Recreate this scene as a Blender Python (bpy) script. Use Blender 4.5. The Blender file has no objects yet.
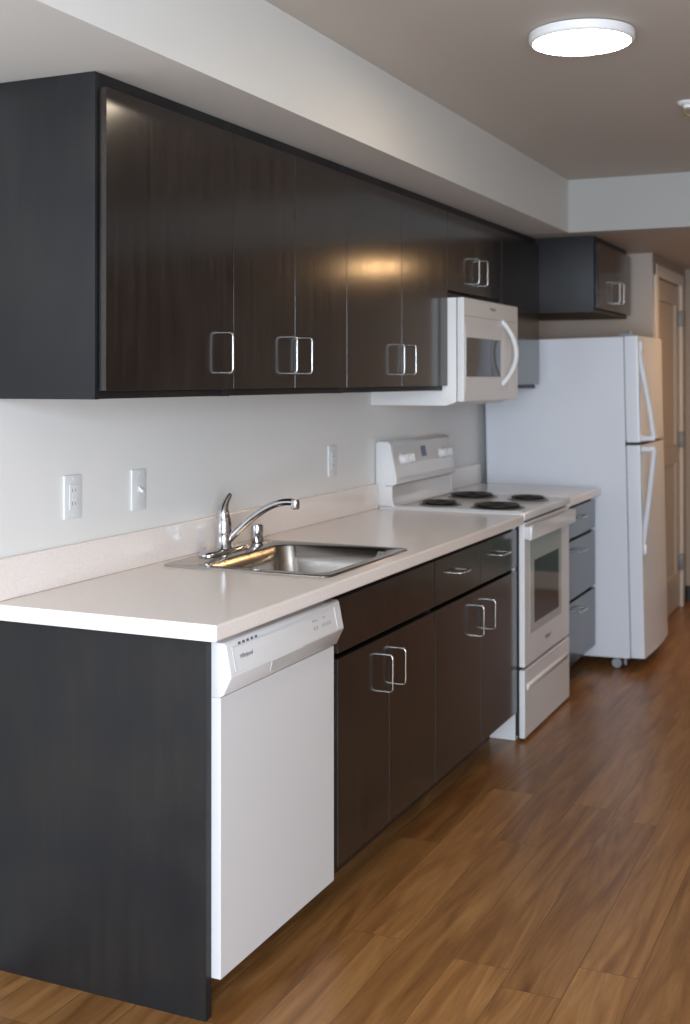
import bpy, bmesh, math, random
from mathutils import Vector, Matrix
random.seed(7)
C = bpy.context.scene.collection
PI = math.pi

# ------------------------------------------------------------------ materials
def new_mat(name, col=(.8,.8,.8), rough=.5, metal=0, coat=0, spec=.5, coat_rough=.1):
    m = bpy.data.materials.new(name); m.use_nodes = True
    b = m.node_tree.nodes['Principled BSDF']
    b.inputs['Base Color'].default_value = (*col, 1)
    b.inputs['Roughness'].default_value = rough
    b.inputs['Metallic'].default_value = metal
    b.inputs['Coat Weight'].default_value = coat
    b.inputs['Coat Roughness'].default_value = coat_rough
    b.inputs['Specular IOR Level'].default_value = spec
    return m
def nd(m, t, **kw):
    n = m.node_tree.nodes.new(t)
    for k, v in kw.items(): setattr(n, k, v)
    return n
def lk(m, a, b): m.node_tree.links.new(a, b)
def bsdf(m): return m.node_tree.nodes['Principled BSDF']
def coords(m, scale=(1,1,1), rot=(0,0,0), src='Object'):
    tc = nd(m, 'ShaderNodeTexCoord'); mp = nd(m, 'ShaderNodeMapping')
    if src == 'World':
        g = nd(m, 'ShaderNodeNewGeometry'); lk(m, g.outputs['Position'], mp.inputs['Vector'])
    else: lk(m, tc.outputs[src], mp.inputs['Vector'])
    mp.inputs['Scale'].default_value = scale; mp.inputs['Rotation'].default_value = rot
    return mp.outputs['Vector']
def noise(m, vec, scale, detail=4, rough=.55, dist=0):
    n = nd(m, 'ShaderNodeTexNoise'); lk(m, vec, n.inputs['Vector'])
    n.inputs['Scale'].default_value = scale; n.inputs['Detail'].default_value = detail
    n.inputs['Roughness'].default_value = rough; n.inputs['Distortion'].default_value = dist
    return n.outputs['Fac']
def ramp(m, fac, stops):
    r = nd(m, 'ShaderNodeValToRGB'); lk(m, fac, r.inputs['Fac'])
    e = r.color_ramp.elements
    while len(e) < len(stops): e.new(.5)
    for i, (p, c) in enumerate(stops):
        e[i].position = p; e[i].color = (*c, 1)
    return r.outputs['Color']
def mix(m, fac, a, b, mode='MIX'):
    n = nd(m, 'ShaderNodeMix', data_type='RGBA', blend_type=mode)
    if isinstance(fac, float): n.inputs['Factor'].default_value = fac
    else: lk(m, fac, n.inputs['Factor'])
    for i, v in ((6, a), (7, b)):
        if isinstance(v, tuple): n.inputs[i].default_value = (*v, 1)
        else: lk(m, v, n.inputs[i])
    return n.outputs[2]
def bump(m, h, strength=.1, dist=.001):
    n = nd(m, 'ShaderNodeBump'); lk(m, h, n.inputs['Height'])
    n.inputs['Strength'].default_value = strength; n.inputs['Distance'].default_value = dist
    lk(m, n.outputs['Normal'], bsdf(m).inputs['Normal'])

def paint(name, col, rough=.5):
    m = new_mat(name, col, rough, spec=.35)
    v = coords(m, src='World')
    f = noise(m, v, 160, 3)
    bump(m, f, .12, .0015)
    lk(m, ramp(m, noise(m, v, 1.3, 2), [(.3, tuple(c*.97 for c in col)), (.7, col)]), bsdf(m).inputs['Base Color'])
    return m
WALL = paint('wall_paint', (.88,.855,.825), .42)
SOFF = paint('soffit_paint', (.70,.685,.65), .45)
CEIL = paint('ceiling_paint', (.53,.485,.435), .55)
HALL2 = paint('lowered_dim_paint', (.50,.435,.38), .5)  # same paint again, warm low light of the lowered part mixed into its colour
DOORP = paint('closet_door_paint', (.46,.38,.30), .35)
HALL = paint('hall_dim_paint', (.36,.29,.23), .5)  # room paint with the hall's dim, warm light put into the colour
TRIM = paint('door_paint', (.66,.60,.53), .35)

def dark_wood(name, a, b, rough=.3, coat=.2):
    m = new_mat(name, a, rough, coat=coat, coat_rough=.2, spec=.6 if rough < .3 else .45)
    v = coords(m, (14, 14, .9), src='World')
    g = noise(m, v, 3.2, 6, .6, .4)
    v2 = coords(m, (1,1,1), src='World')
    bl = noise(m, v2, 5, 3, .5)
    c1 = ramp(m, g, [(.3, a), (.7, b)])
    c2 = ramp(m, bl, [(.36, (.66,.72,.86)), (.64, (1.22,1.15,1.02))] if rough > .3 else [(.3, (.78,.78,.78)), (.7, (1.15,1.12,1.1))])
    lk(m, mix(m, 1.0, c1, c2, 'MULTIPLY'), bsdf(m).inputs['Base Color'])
    r = nd(m, 'ShaderNodeMapRange'); lk(m, g, r.inputs['Value'])
    r.inputs['To Min'].default_value = rough-.05; r.inputs['To Max'].default_value = rough+.07
    lk(m, r.outputs['Result'], bsdf(m).inputs['Roughness'])
    bump(m, g, .05, .001)
    return m
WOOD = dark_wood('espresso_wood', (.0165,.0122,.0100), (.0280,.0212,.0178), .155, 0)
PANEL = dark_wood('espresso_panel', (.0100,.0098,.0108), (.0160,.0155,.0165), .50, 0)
KICK = new_mat('toe_kick', (.05,.028,.017), .5)  # brown carries the floor's reflection, painted into the base colour

def floor_mat():
    m = new_mat('wood_floor', (.3,.15,.06), .33, spec=.5)
    geo = nd(m, 'ShaderNodeNewGeometry'); sep = nd(m, 'ShaderNodeSeparateXYZ'); lk(m, geo.outputs['Position'], sep.inputs[0])
    def mt(op, a, b=None, c=None):
        n = nd(m, 'ShaderNodeMath', operation=op)
        for i, v in enumerate((a, b, c)):
            if v is None: continue
            if isinstance(v, (int, float)): n.inputs[i].default_value = v
            else: lk(m, v, n.inputs[i])
        return n.outputs[0]
    PW, PL = .150, 1.22
    u = mt('DIVIDE', mt('ADD', sep.outputs['X'], .04), PW); row = mt('FLOOR', u)
    wn = nd(m, 'ShaderNodeTexWhiteNoise', noise_dimensions='1D'); lk(m, row, wn.inputs['W'])
    v_ = mt('ADD', mt('DIVIDE', sep.outputs['Y'], PL), wn.outputs['Value']); col = mt('FLOOR', v_)
    cc = nd(m, 'ShaderNodeCombineXYZ'); lk(m, row, cc.inputs[0]); lk(m, col, cc.inputs[1])
    wp = nd(m, 'ShaderNodeTexWhiteNoise', noise_dimensions='3D'); lk(m, cc.outputs[0], wp.inputs['Vector'])
    rnd = wp.outputs['Value']
    fu = mt('MULTIPLY', mt('PINGPONG', u, .5), PW); fv = mt('MULTIPLY', mt('PINGPONG', v_, .5), PL)
    seam = mt('LESS_THAN', mt('MINIMUM', fu, fv), .0009)
    va = nd(m, 'ShaderNodeVectorMath', operation='MULTIPLY_ADD')
    cx = nd(m, 'ShaderNodeCombineXYZ'); lk(m, rnd, cx.inputs['X']); lk(m, rnd, cx.inputs['Y'])
    lk(m, cx.outputs[0], va.inputs[0]); va.inputs[1].default_value = (31, 77, 0); lk(m, geo.outputs['Position'], va.inputs[2])
    mp = nd(m, 'ShaderNodeMapping'); lk(m, va.outputs[0], mp.inputs['Vector']); mp.inputs['Scale'].default_value = (9, .9, 1)
    g1 = noise(m, mp.outputs[0], 1.4, 7, .56, 1.8)
    mp2 = nd(m, 'ShaderNodeMapping'); lk(m, va.outputs[0], mp2.inputs['Vector']); mp2.inputs['Scale'].default_value = (60, 3, 1)
    g2 = noise(m, mp2.outputs[0], 2, 4, .6, .3)
    c = ramp(m, g1, [(.25, (.155,.060,.018)), (.42, (.245,.108,.032)), (.56, (.320,.154,.050)), (.75, (.40,.212,.077))])
    fine = ramp(m, g2, [(.3, (.82,.80,.78)), (.7, (1.08,1.06,1.05))])
    c = mix(m, 1.0, c, fine, 'MULTIPLY')
    tone = ramp(m, rnd, [(0, (.80,.77,.74)), (.5, (1,1,1)), (1, (1.13,1.12,1.12))])
    c = mix(m, 1.0, c, tone, 'MULTIPLY')
    c = mix(m, seam, c, (.10,.042,.016))
    lk(m, c, bsdf(m).inputs['Base Color'])
    bump(m, g2, .05, .001)
    return m
FLOOR = floor_mat()

def stone():
    m = new_mat('quartz_worktop', (.78,.73,.68), .16, spec=.5)
    v = coords(m, src='World')
    f = noise(m, v, 220, 2)
    c = ramp(m, f, [(.30, (.84,.74,.68)), (.46, (.90,.815,.765)), (.75, (.92,.845,.80))])
    lk(m, c, bsdf(m).inputs['Base Color'])
    return m
STONE = stone()
def white_appliance(name, col, rough):
    m = new_mat(name, col, rough, spec=.5)
    v = coords(m, src='World'); bump(m, noise(m, v, 260, 2), .05, .0006)
    return m
WHITE = white_appliance('white_enamel', (.75,.735,.735), .22)
WHITE2 = white_appliance('white_plastic', (.80,.795,.79), .35)
FRIDGE = white_appliance('textured_white_steel', (.77,.785,.83), .27)
def steel(name, col, rough):
    m = new_mat(name, col, rough, metal=1)
    v = coords(m, (1, 1, 1), src='World'); f = noise(m, v, 30, 3)
    r = nd(m, 'ShaderNodeMapRange'); lk(m, f, r.inputs['Value'])
    r.inputs['To Min'].default_value = rough*.8; r.inputs['To Max'].default_value = rough*1.25
    lk(m, r.outputs['Result'], bsdf(m).inputs['Roughness']); return m
STEEL = steel('brushed_steel', (.44,.41,.38), .20)
CHROME = new_mat('chrome', (.62,.62,.64), .08, metal=1)
NICKEL = new_mat('satin_nickel', (.48,.47,.46), .24, metal=1)
BLACK = new_mat('black_gap', (.012,.012,.013), .5)
COIL = new_mat('burner_coil', (.018,.015,.014), .45)
PAN = new_mat('drip_pan', (.30,.29,.29), .28, metal=1)
GLASSBLK = new_mat('dark_glass', (.015,.014,.016), .06, spec=.5)
OVENGLASS = new_mat('oven_door_glass', (.46,.48,.46), .08, spec=.6)
GREY = new_mat('print_grey', (.15,.15,.17), .5)
LGREY = new_mat('print_light_grey', (.38,.38,.40), .5)
BLUE = new_mat('display_blue', (.035,.035,.16), .3)
BRASS = new_mat('sprinkler_brass', (.60,.52,.30), .3, metal=1)
RUBBER = new_mat('baseboard_vinyl', (.03,.028,.027), .5)
HINGE = new_mat('hinge_grey', (.22,.22,.22), .5, metal=.6)
GASKET = new_mat('gasket_grey', (.30,.31,.34), .6)
def emis(name, col, s):
    m = new_mat(name, col, .5); b = bsdf(m)
    b.inputs['Emission Color'].default_value = (*col, 1); b.inputs['Emission Strength'].default_value = s
    return m
LAMP = emis('lamp_diffuser', (1, .83, .63), 32.0)
LAMP2 = emis('hall_lamp_diffuser', (1, .60, .28), 68.0)
def glass_mat():
    m = bpy.data.materials.new('window_glass'); m.use_nodes = True; nt = m.node_tree; nt.nodes.clear()
    o = nt.nodes.new('ShaderNodeOutputMaterial'); mx = nt.nodes.new('ShaderNodeMixShader')
    t = nt.nodes.new('ShaderNodeBsdfTransparent'); g = nt.nodes.new('ShaderNodeBsdfGlossy'); g.inputs['Roughness'].default_value = .02
    mx.inputs[0].default_value = .08
    nt.links.new(t.outputs[0], mx.inputs[1]); nt.links.new(g.outputs[0], mx.inputs[2]); nt.links.new(mx.outputs[0], o.inputs[0]); return m
GLASS = glass_mat()
def lawn_mat():
    m = new_mat('lawn', (.1,.3,.07), .9)
    lk(m, ramp(m, noise(m, coords(m, src='World'), 9, 5), [(.3, (.03,.075,.04)), (.7, (.06,.14,.075))]), bsdf(m).inputs['Base Color']); return m
LAWN = lawn_mat()

# ------------------------------------------------------------------ mesh helpers
def box(bm, x0, x1, y0, y1, z0, z1):
    vs = [bm.verts.new((x, y, z)) for x in (x0, x1) for y in (y0, y1) for z in (z0, z1)]
    for f in ((0,1,3,2),(4,6,7,5),(0,4,5,1),(2,3,7,6),(0,2,6,4),(1,5,7,3)):
        bm.faces.new([vs[i] for i in f])
    return vs
def bbox(bm, x0, x1, y0, y1, z0, z1, r=.003, seg=2):
    t = bmesh.new(); box(t, x0, x1, y0, y1, z0, z1)
    bmesh.ops.bevel(t, geom=t.edges[:], offset=r, segments=seg, affect='EDGES', profile=.5)
    merge(bm, t)
def merge(bm, t, mat=None):
    if mat: bmesh.ops.transform(t, matrix=mat, verts=t.verts)
    me = bpy.data.meshes.new('tmp'); t.to_mesh(me); t.free(); bm.from_mesh(me); bpy.data.meshes.remove(me)
def prism(bm, prof, a0, a1, axis='Y', bev=0):
    """profile in the plane across axis; axis Y: prof=(x,z); X: (y,z); Z: (x,y)"""
    t = bmesh.new()
    def P(p, a): return (p[0], a, p[1]) if axis == 'Y' else ((a, p[0], p[1]) if axis == 'X' else (p[0], p[1], a))
    A = [t.verts.new(P(p, a0)) for p in prof]; Bv = [t.verts.new(P(p, a1)) for p in prof]
    n = len(prof)
    t.faces.new(A); t.faces.new(Bv[::-1])
    for i in range(n): t.faces.new((A[i], A[(i+1)%n], Bv[(i+1)%n], Bv[i]))
    if bev: bmesh.ops.bevel(t, geom=t.edges[:], offset=bev, segments=2, affect='EDGES', profile=.5)
    merge(bm, t)
def tube(bm, pts, r, seg=10, caps=True, closed=False):
    pts = [Vector(p) for p in pts]; n = len(pts); rings = []
    rs = r if isinstance(r, (list, tuple)) else [r]*n
    nrm = None
    for i, p in enumerate(pts):
        a = pts[(i-1) % n] if (i > 0 or closed) else p; b = pts[(i+1) % n] if (i < n-1 or closed) else p
        t = (b-a).normalized()
        if nrm is None:
            nrm = t.orthogonal().normalized()
        nrm = (nrm - t*nrm.dot(t)).normalized(); bi = t.cross(nrm)
        rings.append([bm.verts.new(p + (nrm*math.cos(2*PI*k/seg) + bi*math.sin(2*PI*k/seg))*rs[i]) for k in range(seg)])
    for i in range(n if closed else n-1):
        A = rings[i]; B = rings[(i+1) % n]
        for k in range(seg): bm.faces.new((A[k], A[(k+1)%seg], B[(k+1)%seg], B[k]))
    if caps and not closed:
        bm.faces.new(rings[0][::-1]); bm.faces.new(rings[-1])
def lathe(bm, prof, seg=32, mat=None):
    """prof = (radius, height) list, spun about local Z"""
    t = bmesh.new(); rings = []
    for r, z in prof:
        if r < 1e-6: rings.append([t.verts.new((0,0,z))])
        else: rings.append([t.verts.new((r*math.cos(2*PI*k/seg), r*math.sin(2*PI*k/seg), z)) for k in range(seg)])
    for A, B in zip(rings, rings[1:]):
        for k in range(seg):
            k2 = (k+1) % seg
            if len(A) == 1 and len(B) == 1: continue
            if len(A) == 1: t.faces.new((A[0], B[k2], B[k]))
            elif len(B) == 1: t.faces.new((A[k], A[k2], B[0]))
            else: t.faces.new((A[k], A[k2], B[k2], B[k]))
    if len(rings[0]) > 1: t.faces.new(rings[0][::-1])
    if len(rings[-1]) > 1: t.faces.new(rings[-1])
    merge(bm, t, mat)
def rrect(x0, x1, y0, y1, r, n=6):
    out = []
    for cx, cy, a in ((x1-r, y1-r, 0), (x0+r, y1-r, PI/2), (x0+r, y0+r, PI), (x1-r, y0+r, 1.5*PI)):
        for k in range(n+1):
            t = a + PI/2*k/n; out.append((cx+r*math.cos(t), cy+r*math.sin(t)))
    return out
def bez(p0, p1, p2, p3, n=14):
    p0, p1, p2, p3 = map(Vector, (p0, p1, p2, p3)); o = []
    for i in range(n+1):
        t = i/n; o.append(p0*(1-t)**3 + p1*3*t*(1-t)**2 + p2*3*t*t*(1-t) + p3*t**3)
    return o
def obj(name, bm, m, parent=None, smooth=False, angle=35):
    bmesh.ops.recalc_face_normals(bm, faces=bm.faces)
    me = bpy.data.meshes.new(name); bm.to_mesh(me); bm.free()
    me.materials.append(m)
    if smooth:
        for p in me.polygons: p.use_smooth = True
        me.set_sharp_from_angle(angle=math.radians(angle))
    o = bpy.data.objects.new(name, me); C.objects.link(o)
    if parent:
        o.parent = parent
        pm = world(parent); o.matrix_parent_inverse = Matrix.Identity(4)
        me.transform(pm.inverted())
    return o
def world(o):
    return o.matrix_basis.copy() if not o.parent else world(o.parent) @ o.matrix_basis
def thing(name, label, cat, loc=(0,0,0), group=None):
    o = bpy.data.objects.new(name, None); C.objects.link(o); o.location = loc; o.empty_display_size = .1
    o['label'] = label; o['category'] = cat; o['kind'] = 'thing'
    if group: o['group'] = group
    o.matrix_basis = Matrix.Translation(loc)
    return o
def struct(name, bm, m, parent=None, smooth=False):
    o = obj(name, bm, m, parent, smooth); o['kind'] = 'structure'; return o
def B_(*a, r=0, seg=2):
    bm = bmesh.new()
    if r: bbox(bm, *a, r=r, seg=seg)
    else: box(bm, *a)
    return bm
def text(name, s, size, x, y, z, m, parent, ext=.0003, italic=0):
    """lettering facing +X, reading along +Y, lower-left corner at x,y,z"""
    cu = bpy.data.curves.new(name, 'FONT'); cu.body = s; cu.size = size; cu.extrude = ext; cu.shear = italic
    t = bpy.data.objects.new('t', cu); C.objects.link(t)
    bpy.context.view_layer.update()
    me = bpy.data.meshes.new_from_object(t.evaluated_get(bpy.context.evaluated_depsgraph_get()))
    bpy.data.objects.remove(t)
    bm = bmesh.new(); bm.from_mesh(me)
    R = Matrix(((0,0,1,x),(1,0,0,y),(0,1,0,z),(0,0,0,1)))
    bmesh.ops.transform(bm, matrix=R, verts=bm.verts)
    return obj(name, bm, m, parent)
def logo(x, y, z, h, parent):
    o = text('logo', 'Whirlpool', h*1.15, x, y, z, GREY, parent, italic=.25)
    bm = bmesh.new(); w = h*4.3
    pts = [(x, y+w*.45+w*.56*math.cos(a), z+h*.40+h*.62*math.sin(a)) for a in [PI*(.75+1.45*i/24) for i in range(25)]]
    tube(bm, pts, [h*.03+h*.07*math.sin(PI*i/24) for i in range(25)], 6)
    obj('logo_swoosh', bm, LGREY, parent)

# ------------------------------------------------------------------ pulls
def pull_v(x, y, z0, z1, parent, d=.034, r=.0038):
    """upright D-shaped wire pull standing off a face that looks to +X"""
    c = .011; pts = [(x-.002, y, z0), (x+d-c, y, z0)]
    pts += [(x+d-c+c*math.sin(a), y, z0+c-c*math.cos(a)) for a in [PI/2*k/5 for k in range(1, 6)]]
    pts += [(x+d-c+c*math.cos(a), y, z1-c+c*math.sin(a)) for a in [PI/2*k/5 for k in range(0, 6)]]
    pts += [(x-.002, y, z1)]
    bm = bmesh.new(); tube(bm, pts, r, 8); return obj('handle', bm, NICKEL, parent, True, 60)
def pull_h(x, y0, y1, z, parent, d=.034, r=.0038):
    c = .011; pts = [(x-.002, y0, z), (x+d-c, y0, z)]
    pts += [(x+d-c+c*math.sin(a), y0+c-c*math.cos(a), z) for a in [PI/2*k/5 for k in range(1, 6)]]
    pts += [(x+d-c+c*math.cos(a), y1-c+c*math.sin(a), z) for a in [PI/2*k/5 for k in range(0, 6)]]
    pts += [(x-.002, y1, z)]
    bm = bmesh.new(); tube(bm, pts, r, 8); return obj('handle', bm, NICKEL, parent, True, 60)

# ================================================================== SETTING
YB, YE, XR = -3.3, 5.82, 3.9
HS, HC = 2.186, 2.445
GY0, GY1 = -.058, 3.675
struct('floor', B_(-.1, XR+.1, YB-.1, YE+.1, -.1, 0), FLOOR)
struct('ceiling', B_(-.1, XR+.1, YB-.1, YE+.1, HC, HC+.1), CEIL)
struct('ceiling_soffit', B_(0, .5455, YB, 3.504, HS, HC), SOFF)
struct('wall_beam', B_(0, XR, 3.504, 3.60, HS, HC), paint('beam_shaded_paint', (.46,.45,.425), .5))  # same white paint, darkened in colour because this face gets less light
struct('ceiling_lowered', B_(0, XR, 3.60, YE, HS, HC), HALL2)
struct('wall_left', B_(-.1, 0, YB-.1, 4.66, 0, HC), WALL)
struct('wall_alcove', B_(-.1, .74, 4.66, 4.70, 0, HS), HALL2)
# closet wall with a door opening
cy0, cy1, ch, cx = 4.785, 5.585, 2.06, .74
bm = bmesh.new()
box(bm, .64, cx, 4.70, cy0, 0, HS); box(bm, .64, cx, cy1, YE, 0, HS); box(bm, .64, cx, cy0, cy1, ch, HS)
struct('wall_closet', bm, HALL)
bm = bmesh.new()                                        # slab with a recessed panel
box(bm, .69, .722, cy0+.004, cy1-.004, .008, ch-.004)
for a in ((cy0+.004, cy0+.11, .008, ch-.004), (cy1-.11, cy1-.004, .008, ch-.004), (cy0+.11, cy1-.11, ch-.13, ch-.004), (cy0+.11, cy1-.11, .008, .23), (cy0+.11, cy1-.11, .93, 1.05)):
    bbox(bm, .715, .736, *a, r=.003)
door = struct('door_1', bm, DOORP)
bm = bmesh.new()
prof = lambda y0, y1: [(cx, y0), (cx+.016, y0+.006), (cx+.016, y1-.006), (cx, y1)]
for y0, y1 in ((cy0-.075, cy0), (cy1, cy1+.075)):
    bbox(bm, cx-.001, cx+.016, y0, y1, 0, ch+.07, r=.004)
bbox(bm, cx-.001, cx+.0155, cy0-.075, cy1+.075, ch, ch+.07, r=.004)
struct('trim_1', bm, TRIM)
for z in (1.85, 1.075, .29):
    bm = bmesh.new(); bbox(bm, .736, .757, cy1-.03, cy1+.012, z-.05, z+.05, r=.001)
    tube(bm, [(.760, cy1-.002, z-.052), (.760, cy1-.002, z+.052)], .007, 10)
    obj('hinge', bm, HINGE, door, True)
# far wall with a glazed door that shows the lawn outside
gx0, gx1, gz1 = 1.22, 2.12, 2.05
bm = bmesh.new()
box(bm, .64, gx0, YE, YE+.1, 0, HS); box(bm, gx1, XR, YE, YE+.1, 0, HS); box(bm, gx0, gx1, YE, YE+.1, gz1, HS)
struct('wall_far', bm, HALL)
bm = bmesh.new()
for a in ((gx0+.005, gx0+.09, 0.01, gz1-.01), (gx1-.09, gx1-.005, .01, gz1-.01), (gx0+.09, gx1-.09, .01, .12), (gx0+.09, gx1-.09, 1.1, gz1-.01)):
    box(bm, a[0], a[1], YE+.02, YE+.06, a[2], a[3])
d2 = struct('door_2', bm, TRIM)
struct('pane', B_(gx0+.09, gx1-.09, YE+.037, YE+.043, .12, 1.1), GLASS, d2)
struct('baseboard_far', B_(.74, gx0-.01, YE-.012, YE, 0, .10), RUBBER)
struct('baseboard_closet', B_(.74, .752, cy1+.08, YE-.012, 0, .10), RUBBER)
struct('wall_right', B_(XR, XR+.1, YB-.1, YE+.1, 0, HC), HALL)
# wall behind with the big window
wx0, wx1, wz0, wz1 = 1.4, 3.6, .55, 2.15
bm = bmesh.new()
box(bm, 0, wx0, YB-.1, YB, 0, HC); box(bm, wx1, XR, YB-.1, YB, 0, HC)
box(bm, wx0, wx1, YB-.1, YB, 0, wz0); box(bm, wx0, wx1, YB-.1, YB, wz1, HC)
struct('wall_behind', bm, WALL)
bm = bmesh.new()
for a in ((wx0, wx0+.05, wz0, wz1), (wx1-.05, wx1, wz0, wz1), ((wx0+wx1)/2-.03, (wx0+wx1)/2+.03, wz0, wz1), (wx0, wx1, wz0, wz0+.05), (wx0, wx1, wz1-.05, wz1)):
    box(bm, a[0], a[1], YB-.07, YB-.02, a[2], a[3])
w1 = struct('window_1', bm, TRIM)
struct('window_pane', B_(wx0+.05, wx1-.05, YB-.048, YB-.042, wz0+.05, wz1-.05), GLASS, w1)
lw = obj('lawn', B_(-12, 16, YE+.12, YE+24, -.25, -.12), LAWN); lw['kind'] = 'stuff'; lw['label'] = 'green lawn outside the glazed door'; lw['category'] = 'grass'

# ================================================================== WALL CABINETS
GW = 'dark wall cabinets under the soffit'
def wall_cabinet(y0, y1, z0, xd, doors, label, ztop=HS-.001, x0=.001, zd=None, reveal=.013):
    """doors: list of (y0, y1, handle_y or None)"""
    t = thing('wall_cabinet', label, 'cabinet', (x0, (y0+y1)/2, z0), GW)
    t_ = .018; xf = xd-.023
    bm = bmesh.new()
    bbox(bm, x0, xf, y0, y0+t_, z0, ztop, r=.001); bbox(bm, x0, xf, y1-t_, y1, z0, ztop, r=.001)
    box(bm, x0, xf-.001, y0+t_, y1-t_, z0+.001, z0+t_); box(bm, x0, xf-.001, y0+t_, y1-t_, ztop-.04, ztop)
    box(bm, x0, x0+.006, y0+t_, y1-t_, z0+t_, ztop-.04)
    box(bm, x0+.006, xf-.02, y0+t_, y1-t_, (z0+ztop)/2-.008, (z0+ztop)/2+.008)
    obj('carcass', bm, PANEL if xd < .5 else PANEL, t, True)
    for a, b, h in doors:
        d = obj('door', B_(xd-.020, xd, a, b, z0+.020, ztop-.036, r=.0007), WOOD, t)
        if h is not None:
            pull_v(xd, h, (z0+.02)+.045, (z0+.02)+.155, d)
    return t
U = [GY0, .549, 1.305, 2.296, 3.034, GY1-.003]
g = .0016
wall_cabinet(U[0], U[1]-.0005, 1.415, .35, [(U[0]+.013, U[1]-g, U[1]-.062)], 'dark wall cabinet with one wide door and a fully exposed side panel')
wall_cabinet(U[1]+.0005, U[2]-.0005, 1.415, .35, [(U[1]+g, .924-g, .924-.052), (.924+g, U[2]-g, .924+.050)], 'dark two-door wall cabinet above the sink, beside the single wide door')
wall_cabinet(U[2]+.0005, U[3]-.0005, 1.415, .35, [(U[2]+g, 1.796-g, 1.796-.058), (1.796+g, U[3]-.002, 1.796+.058)], 'dark two-door wall cabinet catching the brightest lamp glow, next to the microwave')
wall_cabinet(U[3]+.0005, U[4]-.0005, 1.808, .35, [(U[3]+g, 2.66-g, 2.66-.058), (2.66+g, U[4]-g, 2.66+.058)], 'short dark wall cabinet directly above the white microwave')
wall_cabinet(U[4]+.0005, U[5], 1.415, .35, [(U[4]+g, U[5]-.004, None)], 'dark wall cabinet with one handleless door, between microwave and refrigerator')
wall_cabinet(GY1, 4.47, 1.80, .655, [(GY1+.012, 4.075-g, 4.075-.052), (4.075+g, 4.462, 4.075+.052)], 'deep dark wall cabinet with two small doors above the refrigerator')

# ================================================================== BASE CABINETS
GB = 'dark base cabinets under the worktop'
ep = obj('end_panel', B_(.001, .599, -.008, .017, 0, .875, r=.0008), PANEL)
ep['label'] = 'tall dark wood panel closing the open end of the counter, beside the dishwasher'; ep['category'] = 'panel'; ep['kind'] = 'thing'
def base_carcass(y0, y1, t):
    bm = bmesh.new(); t_ = .018; xf = .607
    for a, b in ((y0, y0+t_), (y1-t_, y1)):
        prism(bm, [(.02, .0), (.505, .0), (.505, .11), (xf, .11), (xf, .874), (.02, .874)], a, b)
    box(bm, .02, xf-.001, y0+t_, y1-t_, .11, .128)
    box(bm, .02, .026, y0+t_, y1-t_, .128, .874)
    box(bm, xf-.05, xf-.001, y0+t_, y1-t_, .855, .874)
    box(bm, xf-.02, xf-.001, y0+t_, y1-t_, .700, .716)
    obj('carcass', bm, PANEL, t)
    obj('toe_kick', B_(.506, .514, y0, y1, .001, .109), KICK, t)
XD = .629
def front(name, y0, y1, z0, z1, t): return obj(name, B_(XD-.020, XD, y0, y1, z0, z1, r=.0007), WOOD, t)
s0, s1, s2 = .634, 1.397, 2.338
t = thing('base_cabinet', 'dark sink base cabinet with a blank top front over two doors, beside the dishwasher', 'cabinet', (.3, (s0+s1)/2, 0), GB)
base_carcass(s0, s1-.001, t)
front('false_front', s0+.004, s1-.0035, .706, .856, t)
d = front('door', s0+.004, 1.003-g, .122, .690, t); pull_v(XD, .950, .530, .640, d)
d = front('door', 1.003+g, s1-.0035, .122, .690, t); pull_v(XD, 1.052, .530, .640, d)
t = thing('base_cabinet', 'dark base cabinet with two drawers over two doors, beside the stove', 'cabinet', (.3, (s1+s2)/2, 0), GB)
base_carcass(s1+.001, s2, t)
sm = 1.876
d = front('drawer', s1+.0035, sm-g, .706, .856, t); pull_h(XD, 1.575, 1.672, .792, d)
d = front('drawer', sm+g, s2-.0008, .706, .856, t); pull_h(XD, 2.045, 2.150, .792, d)
d = front('door', s1+.0035, sm-g, .122, .690, t); pull_v(XD, sm-.064, .530, .640, d)
d = front('door', sm+g, s2-.0008, .122, .690, t); pull_v(XD, sm+.072, .530, .640, d)
t = thing('base_cabinet', 'narrow base cabinet with a stack of three drawers, between the stove and the refrigerator', 'cabinet', (.3, 3.41, 0), GB)
base_carcass(3.090, 3.705, t)
for z0, z1, hz in ((.715, .856, .805), (.428, .700, .645), (.122, .413, .362)):
    d = front('drawer', 3.094, 3.701, z0, z1, t); pull_h(XD, 3.28, 3.40, hz, d)

# ================================================================== WORKTOPS
CXF = .656; CZ0, CZ1 = .8762, .9142
def nose(bm, y0, y1, x0):
    r = .005
    prism(bm, [(x0, CZ0), (CXF-r, CZ0), (CXF-r*.3, CZ0+r*.3), (CXF, CZ0+r), (CXF, CZ1-r), (CXF-r*.3, CZ1-r*.3), (CXF-r, CZ1), (x0, CZ1)], y0, y1)
hx0, hx1, hy0, hy1 = .085, .585, .645, 1.210
t = thing('worktop', 'long pale stone worktop holding the steel sink, from the end panel to the stove', 'worktop', (.3, 1.1, CZ0), 'pale worktops')
bm = bmesh.new()
nose(bm, GY0+.003, 2.347, .62)
box(bm, .001, .62, GY0+.003, hy0, CZ0, CZ1); box(bm, .001, .62, hy1, 2.347, CZ0, CZ1)
box(bm, .001, hx0, hy0, hy1, CZ0, CZ1); box(bm, hx1, .62, hy0, hy1, CZ0, CZ1)
obj('slab', bm, STONE, t)
obj('backsplash', B_(.001, .020, GY0+.003, 2.347, CZ1+.0005, 1.018, r=.002), STONE, t)
t = thing('worktop', 'short pale stone worktop between the stove and the refrigerator', 'worktop', (.3, 3.42, CZ0), 'pale worktops')
bm = bmesh.new(); nose(bm, 3.087, 3.722, .62); box(bm, .001, .62, 3.087, 3.722, CZ0, CZ1)
obj('slab', bm, STONE, t)
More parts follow.
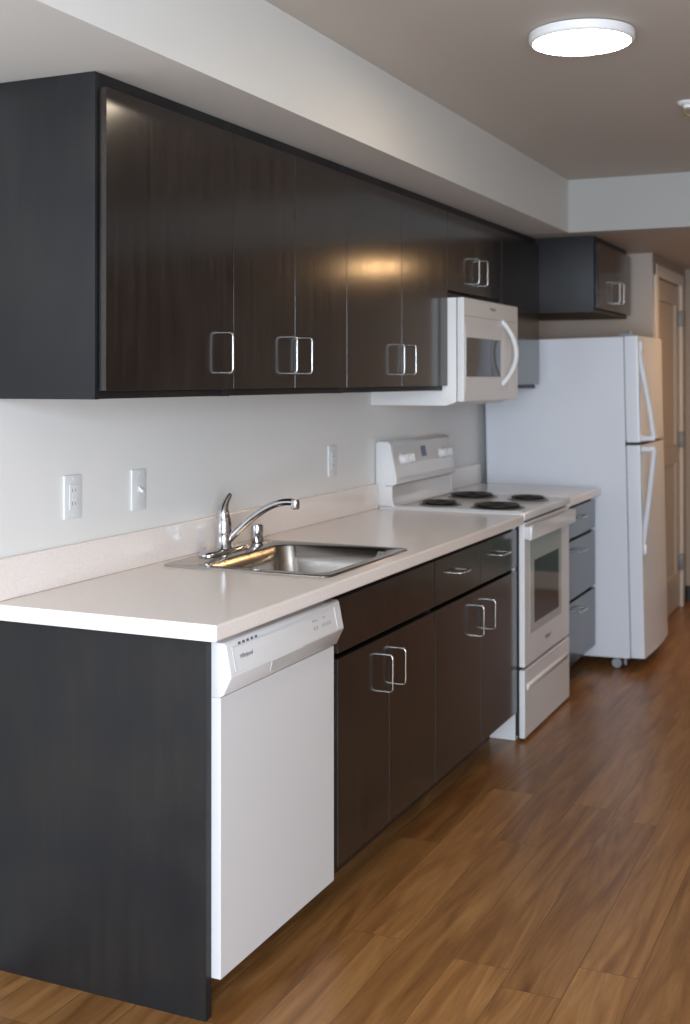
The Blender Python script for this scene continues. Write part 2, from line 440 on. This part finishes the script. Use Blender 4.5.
obj('backsplash', B_(.001, .020, 3.087, 3.722, CZ1+.0005, 1.018, r=.002), STONE, t)

# ================================================================== SINK
t = thing('kitchen_sink', 'stainless steel drop-in sink set in the long worktop', 'sink', (.34, .925, CZ1))
bm = bmesh.new()
loops = []
for (x0, x1, y0, y1, r, z) in (
    (.060, .606, .622, 1.235, .028, CZ1+.0004), (.061, .605, .623, 1.234, .028, CZ1+.004), (.066, .600, .628, 1.229, .026, CZ1+.0058),
    (.074, .592, .636, 1.221, .022, CZ1+.0042), (.165, .572, .672, 1.186, .050, CZ1+.0030), (.171, .566, .678, 1.180, .052, CZ1-.002),
    (.180, .556, .688, 1.170, .056, CZ1-.05), (.192, .544, .700, 1.158, .060, CZ1-.135), (.207, .529, .715, 1.143, .058, CZ1-.156), (.235, .50, .745, 1.113, .05, CZ1-.163)):
    loops.append([bm.verts.new((p[0], p[1], z)) for p in rrect(x0, x1, y0, y1, r, 7)])
for A, Bq in zip(loops, loops[1:]):
    n = len(A)
    for i in range(n): bm.faces.new((A[i], A[(i+1)%n], Bq[(i+1)%n], Bq[i]))
bm.faces.new(loops[-1])
obj('basin', bm, STEEL, t, True, 40)
bm = bmesh.new(); lathe(bm, [(.045, 0), (.045, .003), (.036, .004), (.034, .001), (.012, .001), (.011, .006), (0, .007)], 28, Matrix.Translation((.37, .925, CZ1-.1628)))
obj('drain', bm, CHROME, t, True)

# faucet
zf = CZ1+.0045
t = thing('faucet', 'chrome single-lever faucet with a curved spout at the back of the sink', 'faucet', (.10, .922, zf))
bm = bmesh.new()
loops = []
for s, z in ((0, zf), (0, zf+.006), (.003, zf+.011), (.010, zf+.014), (.02, zf+.0155)):
    loops.append([bm.verts.new((p[0], p[1], z)) for p in rrect(.070+s, .130-s, .800+s, 1.045-s, max(.0295-s, .006), 8)])
for A, Bq in zip(loops, loops[1:]):
    n = len(A)
    for i in range(n): bm.faces.new((A[i], A[(i+1)%n], Bq[(i+1)%n], Bq[i]))
bm.faces.new(loops[0][::-1]); bm.faces.new(loops[-1])
obj('deck_plate', bm, CHROME, t, True, 50)
bm = bmesh.new()
lathe(bm, [(.029, .012), (.029, .016), (.0255, .02), (.0250, .052), (.0262, .053), (.0262, .055), (.0252, .056), (.0262, .075), (.0258, .09), (.0232, .106), (.0195, .118), (.014, .126), (0, .130)], 28, Matrix.Translation((.10, .922, zf)))
obj('column', bm, CHROME, t, True, 50)
bm = bmesh.new()
pts = bez((.100, .921, zf+.100), (.097, .916, zf+.138), (.100, .922, zf+.150), (.112, .942, zf+.182), 12)
tube(bm, pts, [.0225, .0222, .0215, .0205, .0190, .0172, .0155, .0138, .0124, .0112, .0102, .0092, .006], 12)
obj('lever', bm, CHROME, t, True, 60)
bm = bmesh.new()
pts = bez((.112, .924, zf+.034), (.20, .935, zf+.125), (.265, .945, zf+.170), (.335, .945, zf+.164), 18)
tube(bm, pts, [.0115]*8+[.011]*11, 12)
lathe(bm, [(.0125, 0), (.0138, .004), (.0138, .024), (.012, .030), (0, .031)], 20, Matrix.Translation((.340, .945, zf+.143)))
obj('spout', bm, CHROME, t, True, 55)
t = thing('side_sprayer', 'small upright chrome side sprayer on the sink rim beside the faucet', 'sprayer', (.118, 1.105, zf))
bm = bmesh.new(); lathe(bm, [(.021, -.001), (.021, .005), (.016, .009), (0, .009)], 24, Matrix.Translation((.118, 1.105, zf)))
obj('collar', bm, CHROME, t, True)
bm = bmesh.new(); lathe(bm, [(.0205, .010), (.0215, .014), (.0205, .060), (.0195, .066), (.015, .069), (0, .070)], 24, Matrix.Translation((.118, 1.105, zf)))
obj('spray_head', bm, CHROME, t, True)

# ================================================================== DISHWASHER
t = thing('dishwasher', 'white built-in dishwasher with a raised control strip, between the end panel and the sink cabinet', 'dishwasher', (.3, .325, 0))
dy0, dy1 = .018, .6305
obj('tub', B_(.03, .592, dy0+.002, dy1-.002, .09, .868), WHITE2, t)
obj('door', B_(.594, .622, dy0+.001, dy1-.004, .088, .7305, r=.001), WHITE, t)
bm = bmesh.new()
prism(bm, [(.593, .731), (.618, .731), (.630, .737), (.651, .780), (.650, .787), (.637, .853), (.630, .858), (.593, .858)], dy0, dy1-.002, bev=.0018)
cp = obj('control_panel', bm, WHITE, t, True, 30)
def on_face(u, yy, off):      # point on the sloping face of the control strip
    a = Vector((.650, 0, .787)); b = Vector((.637, 0, .853)); n = Vector((.066, 0, .013)).normalized()
    p = a.lerp(b, u) + n*off; return (p.x, yy, p.z)
def face_patch(name, u0, u1, y0, y1, off, m, par, th=.0012):
    bm = bmesh.new(); vs = []
    for o_ in (off-th, off):
        vs.append([bm.verts.new(on_face(u, y, o_)) for u, y in ((u0, y0), (u0, y1), (u1, y1), (u1, y0))])
    bm.faces.new(vs[0][::-1]); bm.faces.new(vs[1])
    for i in range(4): bm.faces.new((vs[0][i], vs[0][(i+1)%4], vs[1][(i+1)%4], vs[1][i]))
    return obj(name, bm, m, par)
# raised lip around the printed strip
LIP = white_appliance('strip_frame', (.70,.70,.70), .35)
face_patch('strip_frame', .84, .875, dy0+.025, dy1-.040, .0012, LIP, cp)
face_patch('strip_frame', .04, .875, dy0+.022, dy0+.026, .0012, LIP, cp)
face_patch('strip_frame', .04, .875, dy1-.040, dy1-.036, .0012, LIP, cp)
for i in range(5): face_patch('vent_slot', .88, .97, .070+i*.020, .081+i*.020, .0008, GREY, cp)
def tilt_text(s, size, u, y, m, name='print'):
    o = text(name, s, size, 0, 0, 0, m, None, italic=.2 if name == 'logo' else 0)
    a = Vector((.650, 0, .787)); b = Vector((.637, 0, .853)); up = (b-a).normalized(); n = Vector((.066, 0, .013)).normalized()
    p = on_face(u, y, .0006)
    M = Matrix(((n.x, 0, up.x, p[0]), (0, 1, 0, p[1]), (n.z, 0, up.z, p[2]), (0, 0, 0, 1)))
    o.data.transform(world(cp).inverted() @ M); o.parent = cp; return o
tilt_text('Whirlpool', .0145, .40, .068, GREY, 'logo')
tilt_text('Normal', .009, .60, .452, LGREY); tilt_text('Start', .009, .60, .512, LGREY)
for i, y in enumerate((.455, .470, .505, .520, .535, .548)): face_patch('indicator', .28, .42, y, y+.008, .0005, LGREY, cp)
# finger pocket
bm = bmesh.new()
def chin(u, y, off):
    a = Vector((.630, 0, .737)); b = Vector((.651, 0, .780)); n = Vector((.048, 0, -.021)).normalized(); p = a.lerp(b, u)+n*off; return (p.x, y, p.z)
vs = [[bm.verts.new(chin(u, y, o_)) for u, y in ((.25, .232), (.25, .362), (.98, .380), (.98, .215))] for o_ in (-.001, .0015)]
bm.faces.new(vs[1]); bm.faces.new(vs[0][::-1])
for i in range(4): bm.faces.new((vs[0][i], vs[0][(i+1)%4], vs[1][(i+1)%4], vs[1][i]))
POCK = white_appliance('pocket_plastic', (.66,.69,.68), .25)
obj('finger_pocket', bm, POCK, cp)
obj('toe_panel', B_(.500, .508, dy0, dy1, .001, .086), KICK, t)

# ================================================================== MICROWAVE
my0, my1 = 2.300, 3.031
t = thing('microwave', 'white over-the-range microwave with a bowed handle, hung above the stove', 'microwave', (.2, 2.67, 1.352))
bm = bmesh.new()
prism(bm, [(.002, 1.353), (.345, 1.353), (.378, 1.369), (.385, 1.369), (.385, 1.797), (.002, 1.797)], my0+.002, my1, bev=.002)
obj('body', bm, WHITE2, t, True, 30)
obj('seam', B_(.383, .392, my0+.008, my1-.004, 1.378, 1.790), BLACK, t)
obj('door', B_(.390, .420, my0-.004, 3.056, 1.370, 1.797, r=.004, seg=3), WHITE2, t)
obj('door_trim', B_(.416, .4215, my0+.010, 2.925, 1.408, 1.690, r=.002), WHITE2, t)
obj('window', B_(.418, .4228, my0+.020, 2.783, 1.472, 1.634, r=.001), GLASSBLK, t)
bm = bmesh.new(); box(bm, .4185, .4206, my0+.008, my1-.008, 1.7215, 1.7235)
obj('vent_grille', bm, LGREY, t)
obj('control_panel', B_(.418, .4215, 2.930, my1-.010, 1.408, 1.690, r=.001), WHITE2, t)
text('logo', 'Whirlpool', .018, .4204, 2.645, 1.760, GREY, t)
bm = bmesh.new()
pts = bez((.418, 2.815, 1.722), (.497, 2.850, 1.63), (.497, 2.850, 1.52), (.418, 2.815, 1.437), 20)
tube(bm, pts, .0115, 12)
obj('handle', bm, WHITE2, t, True, 60)

# ================================================================== STOVE
y0, y1 = 2.3505, 3.084
t = thing('stove', 'white electric range with four black coil burners and an oven window', 'stove', (.3, 2.73, 0))
obj('body', B_(.02, .616, y0+.002, y1-.002, .0015, .886, r=.002), WHITE, t)
for (x, y) in ((.08, y0+.05), (.08, y1-.05), (.57, y0+.05), (.57, y1-.05)):
    bm = bmesh.new(); lathe(bm, [(.012, 0), (.012, .015)], 12, Matrix.Translation((x, y, 0))); obj('foot', bm, BLACK, t)
bm = bmesh.new()
prism(bm, [(.02, .887), (.650, .887), (.658, .893), (.659, .918), (.652, .924), (.640, .9225), (.020, .9225)], y0, y1, bev=.0015)
for (a, b) in ((y0, y0+.008), (y1-.008, y1)): bbox(bm, .075, .648, a, b, .918, .9265, r=.002)
obj('cooktop', bm, WHITE, t, True, 30)
bm = bmesh.new()
prism(bm, [(.006, .924), (.096, .924), (.090, .929), (.083, .940), (.079, .960), (.079, 1.011), (.101, 1.019), (.100, 1.05), (.072, 1.185), (.060, 1.196), (.020, 1.198), (.006, 1.188)], y0, y1, bev=.002)
bg = obj('backguard', bm, WHITE, t, True, 30)
CON = white_appliance('control_face', (.62,.60,.585), .35)
bm = bmesh.new()
def bgp(u, y, off):
    a = Vector((.100, 0, 1.040)); b = Vector((.073, 0, 1.180)); n = Vector((.14, 0, .027)).normalized(); p = a.lerp(b, u)+n*off; return Vector((p.x, y, p.z))
def bg_patch(bm, u0, u1, ya, yb, off, th=.003):
    vs = [[bm.verts.new(bgp(u, y, o_)) for u, y in ((u0, ya), (u0, yb), (u1, yb), (u1, ya))] for o_ in (off-th, off)]
    bm.faces.new(vs[1]); bm.faces.new(vs[0][::-1])
    for i in range(4): bm.faces.new((vs[0][i], vs[0][(i+1)%4], vs[1][(i+1)%4], vs[1][i]))
bg_patch(bm, -.04, 1.0, y0+.012, y1-.012, .0012); obj('control_face', bm, CON, bg)
bm = bmesh.new(); box(bm, .050, .0800, y0-.0004, y1+.0004, 1.0095, 1.0115); obj('seam', bm, BLACK, bg)
n = Vector((.14, 0, .027)).normalized()
Rk = Matrix.Rotation(PI/2-math.atan2(.027, .14), 4, 'Y')
for y in (2.445, 2.525, 2.925, 3.005):
    k = bmesh.new(); p = bgp(.56, y, .0012)
    lathe(k, [(.026, 0), (.026, .004), (.0215, .006), (.020, .024), (.017, .026), (0, .026)], 24, Matrix.Translation(p) @ Rk)
    kb = bmesh.new(); bbox(kb, -.016, .016, -.004, .004, .022, .030, r=.0015); merge(k, kb, Matrix.Translation(p) @ Rk)
    obj('knob', k, WHITE2, bg, True, 40)
bm = bmesh.new(); bg_patch(bm, .55, .88, 2.685, 2.745, .002); obj('clock_display', bm, BLUE, bg)
for (x, y, r) in ((.232, 2.525, .080), (.245, 2.920, .102), (.495, 2.510, .102), (.515, 2.900, .080)):
    bm = bmesh.new()
    lathe(bm, [(r+.012, .923), (r+.013, .9262), (r+.006, .9275), (r+.001, .925), (r-.006, .9235), (.02, .9233), (0, .9233)], 36, Matrix.Translation((x, y, 0)))
    bu = obj('burner', bm, PAN, t, True)
    bm = bmesh.new(); turns = 4.6 if r > .09 else 3.6; N = int(turns*28)
    pts = [(x+(.016+(r-.022)*i/N)*math.cos(2*PI*turns*i/N), y+(.016+(r-.022)*i/N)*math.sin(2*PI*turns*i/N), .9335) for i in range(N+1)]
    tube(bm, pts, .0052, 8)
    obj('coil', bm, COIL, bu, True, 60)
    bm = bmesh.new()
    lathe(bm, [(0, .9238), (r-.004, .9238), (r-.002, .9258), (0, .9258)], 32, Matrix.Translation((x, y, 0)))
    obj('drip_bowl', bm, COIL, bu, True)
# oven door
od = obj('oven_door', B_(.632, .656, y0+.004, y1-.010, .298, .880, r=.004, seg=3), WHITE, t)
obj('seam', B_(.612, .634, y0+.010, y1-.014, .02, .885), BLACK, t)
obj('glass', B_(.654, .6575, y0+.078, 2.930, .42, .835, r=.001), OVENGLASS, od)
obj('window', B_(.655, .6582, 2.492, 2.880, .455, .715, r=.0006), GLASSBLK, od)
logo(.6568, 2.665, .358, .018, od)
bm = bmesh.new()
prism(bm, [(y0+.004, .812), (y0+.004, .868), (y0+.03, .872), (y1-.032, .872), (y1-.006, .868), (y1-.006, .812), (y1-.03, .818), (y0+.03, .818)], .670, .687, 'X', bev=.004)
for a in ((y0+.006, y0+.035), (y1-.037, y1-.008)): bbox(bm, .654, .683, a[0], a[1], .815, .866, r=.004)
obj('handle', bm, WHITE, od, True, 40)
dr = obj('storage_drawer', B_(.632, .656, y0+.004, y1-.010, .012, .286, r=.004, seg=3), WHITE, t)
bm = bmesh.new()
prism(bm, [(.6555, .228), (.665, .222), (.665, .216), (.6555, .195)], y0+.04, y1-.06, bev=.001)
obj('finger_rail', bm, WHITE, dr, True)

# ================================================================== REFRIGERATOR  (stands tipped slightly back on its front roller)
fy0, fy1 = 3.742, 4.405
t = thing('refrigerator', 'white top-freezer refrigerator with two bowed handles, tipped slightly back', 'refrigerator', (.74, (fy0+fy1)/2, 0))
t.matrix_basis = Matrix.Identity(4)
obj('body', B_(.062, .796, fy0, fy1, 0.054, 1.675, r=.005, seg=3), FRIDGE, t)
obj('gasket', B_(.795, .803, fy0+.006, fy1-.006, .07, 1.672), GASKET, t)
def fdoor(z0, z1, name):
    prof = [(.803, fy0), (.855, fy0)]
    for k in range(0, 15):
        a = k/14; y = fy0+.002+(fy1-fy0-.004)*a; prof.append((.868+.013*math.sin(PI*a)**.8 if 0 < a < 1 else .868, y))
    prof += [(.855, fy1), (.803, fy1)]
    bm = bmesh.new(); prism(bm, prof, z0, z1, 'Z'); 
    return obj(name, bm, FRIDGE, t, True, 50)
fd = fdoor(1.142, 1.676, 'freezer_door'); rd = fdoor(0.060, 1.126, 'refrigerator_door')
obj('door_gap', B_(.796, .85, fy0+.004, fy1-.004, 1.120, 1.150), BLACK, t)
def fh(z_end, z_split, par):
    s = 1 if z_end > z_split else -1
    yh = fy0+.045; bm = bmesh.new()
    pts = bez((.868, yh, z_end), (.885, yh, z_end-s*.14), (.915, yh, z_split+s*.18), (.930, yh, z_split+s*.012), 16)
    tube(bm, pts, [.012]*2+[.0138]*15, 10)
    bbox(bm, .862, .936, yh-.011, yh+.011, z_split, z_split+s*.024 if s > 0 else z_split-.024, r=.002) if s > 0 else bbox(bm, .862, .936, yh-.011, yh+.011, z_split-.024, z_split, r=.002)
    bbox(bm, .860, .884, yh-.012, yh+.012, min(z_end, z_end+s*.05), max(z_end, z_end+s*.05), r=.003)
    obj('handle', bm, FRIDGE, par, True, 50)
fh(1.60, 1.148, fd); fh(.625, 1.118, rd)
bm = bmesh.new(); bbox(bm, .77, .842, fy0+.02, fy0+.075, 1.675, 1.692, r=.004); lathe(bm, [(.014, 1.690), (.014, 1.704), (0, 1.706)], 16, Matrix.Translation((.825, fy0+.045, 0)))
obj('hinge_cover', bm, GASKET, t, True)
for yy in (fy0+.022, fy1-.06):
    bm = bmesh.new()
    lathe(bm, [(.010, -.010), (.023, -.010), (.025, -.008), (.025, .008), (.023, .010), (.010, .010)], 24, Matrix.Translation((.725, yy, .0265)) @ Matrix.Rotation(PI/2, 4, 'X'))
    box(bm, .765, .775, yy-.01, yy+.01, .02, .07)
    obj('roller', bm, GASKET, t, True)
obj('base_grille', B_(.74, .752, fy0+.05, fy1-.09, .018, .064), BLACK, t)
obj('rear_foot', B_(.10, .16, fy0+.03, fy1-.03, .012, .066), BLACK, t)
piv = Vector((.735, 0, 0))
t.matrix_basis = Matrix.Translation(piv) @ Matrix.Rotation(math.radians(-1.12), 4, 'Y') @ Matrix.Translation(-piv)
t.location.z += .001

# ================================================================== OUTLETS AND SWITCH
def plate(y, z, par, w=.074, h=.119):
    bm = bmesh.new(); bbox(bm, .0005, .007, y-w/2, y+w/2, z-h/2, z+h/2, r=.0025, seg=3)
    for s in (-1, 1): lathe(bm, [(.003, 0), (.003, .001), (0, .0014)], 10, Matrix.Translation((.007, y, z+s*h*.42)) @ Matrix.Rotation(PI/2, 4, 'Y'))
    return obj('cover_plate', bm, WHITE2, par, True, 40)
def outlet(y, z, label):
    t = thing('wall_outlet', label, 'outlet', (0, y, z), 'electrical outlets above the worktop')
    plate(y, z, t)
    ins = obj('receptacle', B_(.0072, .0095, y-.0165, y+.0165, z-.034, z+.034, r=.001), WHITE2, t)
    for s in (-1, 1):
        for dy, hh in ((-.006, .0045), (.006, .0038)): obj('slot', B_(.0094, .0099, y+dy-.001, y+dy+.001, z+s*.018-hh, z+s*.018+hh), GREY, ins)
    if label.startswith('white'):
        for s in (-.005, .005): obj('test_button', B_(.0094, .0108, y-.006, y+.006, z+s-.003, z+s+.003, r=.0005), WHITE2, ins)
outlet(.281, 1.145, 'white outlet with two receptacles, the switch lies between it and the faucet')
outlet(1.922, 1.142, 'plain outlet plate on the wall between the faucet and the stove')
t = thing('light_switch', 'white toggle switch on the wall between the first outlet and the faucet', 'switch', (0, .592, 1.139))
plate(.592, 1.139, t, .072)
bm = bmesh.new(); prism(bm, [(.007, 1.134), (.007, 1.150), (.024, 1.137), (.022, 1.130)], .588, .596, bev=.001)
obj('toggle', bm, WHITE2, t)

# ================================================================== CEILING FIXTURES
def ceiling_lamp(x, y, zc, r, label, em):
    t = thing('ceiling_lamp', label, 'lamp', (x, y, zc), 'round flush ceiling lamps')
    M = Matrix.Translation((x, y, zc))
    bm = bmesh.new(); lathe(bm, [(r-.006, -.0005), (r, -.003), (r, -.022), (r-.004, -.027), (r-.011, -.029), (r-.012, -.024), (r-.012, -.005)], 64, M)
    obj('rim', bm, WHITE2, t, True, 40)
    bm = bmesh.new(); lathe(bm, [(r-.0125, -.018), (r-.0125, -.027), (r-.03, -.0295), (0, -.0305)], 64, M)
    obj('diffuser', bm, em, t, True, 50)
ceiling_lamp(1.222, 1.005, HC-.0005, .149, 'lit round flush ceiling lamp on the main ceiling', LAMP)
ceiling_lamp(1.62, 4.50, HS-.0005, .15, 'round lamp on the lowered ceiling in front of the closet door', LAMP2)
t = thing('fire_sprinkler', 'small white fire sprinkler head on the ceiling', 'sprinkler', (1.36, 2.01, HC))
M = Matrix.Translation((1.36, 2.01, HC-.0005))
bm = bmesh.new(); lathe(bm, [(.040, -.0), (.041, -.003), (.034, -.010), (.018, -.013), (.018, -.022), (0, -.022)], 28, M); obj('escutcheon', bm, WHITE2, t, True)
bm = bmesh.new()
for s in (-1, 1): tube(bm, [(1.36+s*.010, 2.01, HC-.021), (1.36+s*.015, 2.01, HC-.034), (1.36+s*.004, 2.01, HC-.048)], .003, 8)
lathe(bm, [(.017, -.048), (.017, -.050), (0, -.050)], 20, M); obj('deflector', bm, BRASS, t, True)

# ================================================================== LIGHT
def area(name, loc, rot, sx, sy, e, col):
    l = bpy.data.lights.new(name, 'AREA'); l.shape = 'RECTANGLE'; l.size = sx; l.size_y = sy; l.energy = e; l.color = col
    o = bpy.data.objects.new(name, l); C.objects.link(o); o.location = loc; o.rotation_euler = rot; return o
area('window_daylight', ((wx0+wx1)/2, YB-.03, (wz0+wz1)/2), (PI/2, 0, 0), wx1-wx0-.1, wz1-wz0-.1, 215, (.73,.86,1))
w = bpy.data.worlds.new('World'); bpy.context.scene.world = w; w.use_nodes = True
w.node_tree.nodes['Background'].inputs[0].default_value = (.72,.85,1,1); w.node_tree.nodes['Background'].inputs[1].default_value = .7

# ================================================================== CAMERA
cam = bpy.data.cameras.new('camera'); co = bpy.data.objects.new('camera', cam); C.objects.link(co)
yaw, pitch, roll, f, px, py = .4246, .0083, -.0007, 1214.78, 353.92, 369.22
fw = Vector((-math.sin(yaw), math.cos(yaw), 0)); rt = Vector((math.cos(yaw), math.sin(yaw), 0)); up = Vector((0,0,1))
f2 = fw*math.cos(pitch)+up*math.sin(pitch); u2 = up*math.cos(pitch)-fw*math.sin(pitch)
r3 = rt*math.cos(roll)+u2*math.sin(roll); u3 = u2*math.cos(roll)-rt*math.sin(roll)
M = Matrix((( r3.x, u3.x, -f2.x, 2.0501), (r3.y, u3.y, -f2.y, -2.3973), (r3.z, u3.z, -f2.z, 1.4619), (0,0,0,1)))
co.matrix_world = M
cam.sensor_fit = 'VERTICAL'; cam.sensor_height = 36; cam.sensor_width = 36
cam.lens = f/1024*36; cam.shift_x = (345-px)/1024; cam.shift_y = (py-512)/1024
cam.clip_start = .05
cam.dof.use_dof = True; cam.dof.focus_distance = 3.1; cam.dof.aperture_fstop = 3.6
S = bpy.context.scene; S.camera = co
S.view_settings.view_transform = 'Standard'; S.view_settings.look = 'None'; S.view_settings.exposure = .12; S.view_settings.gamma = 1
S.view_settings.use_curve_mapping = False
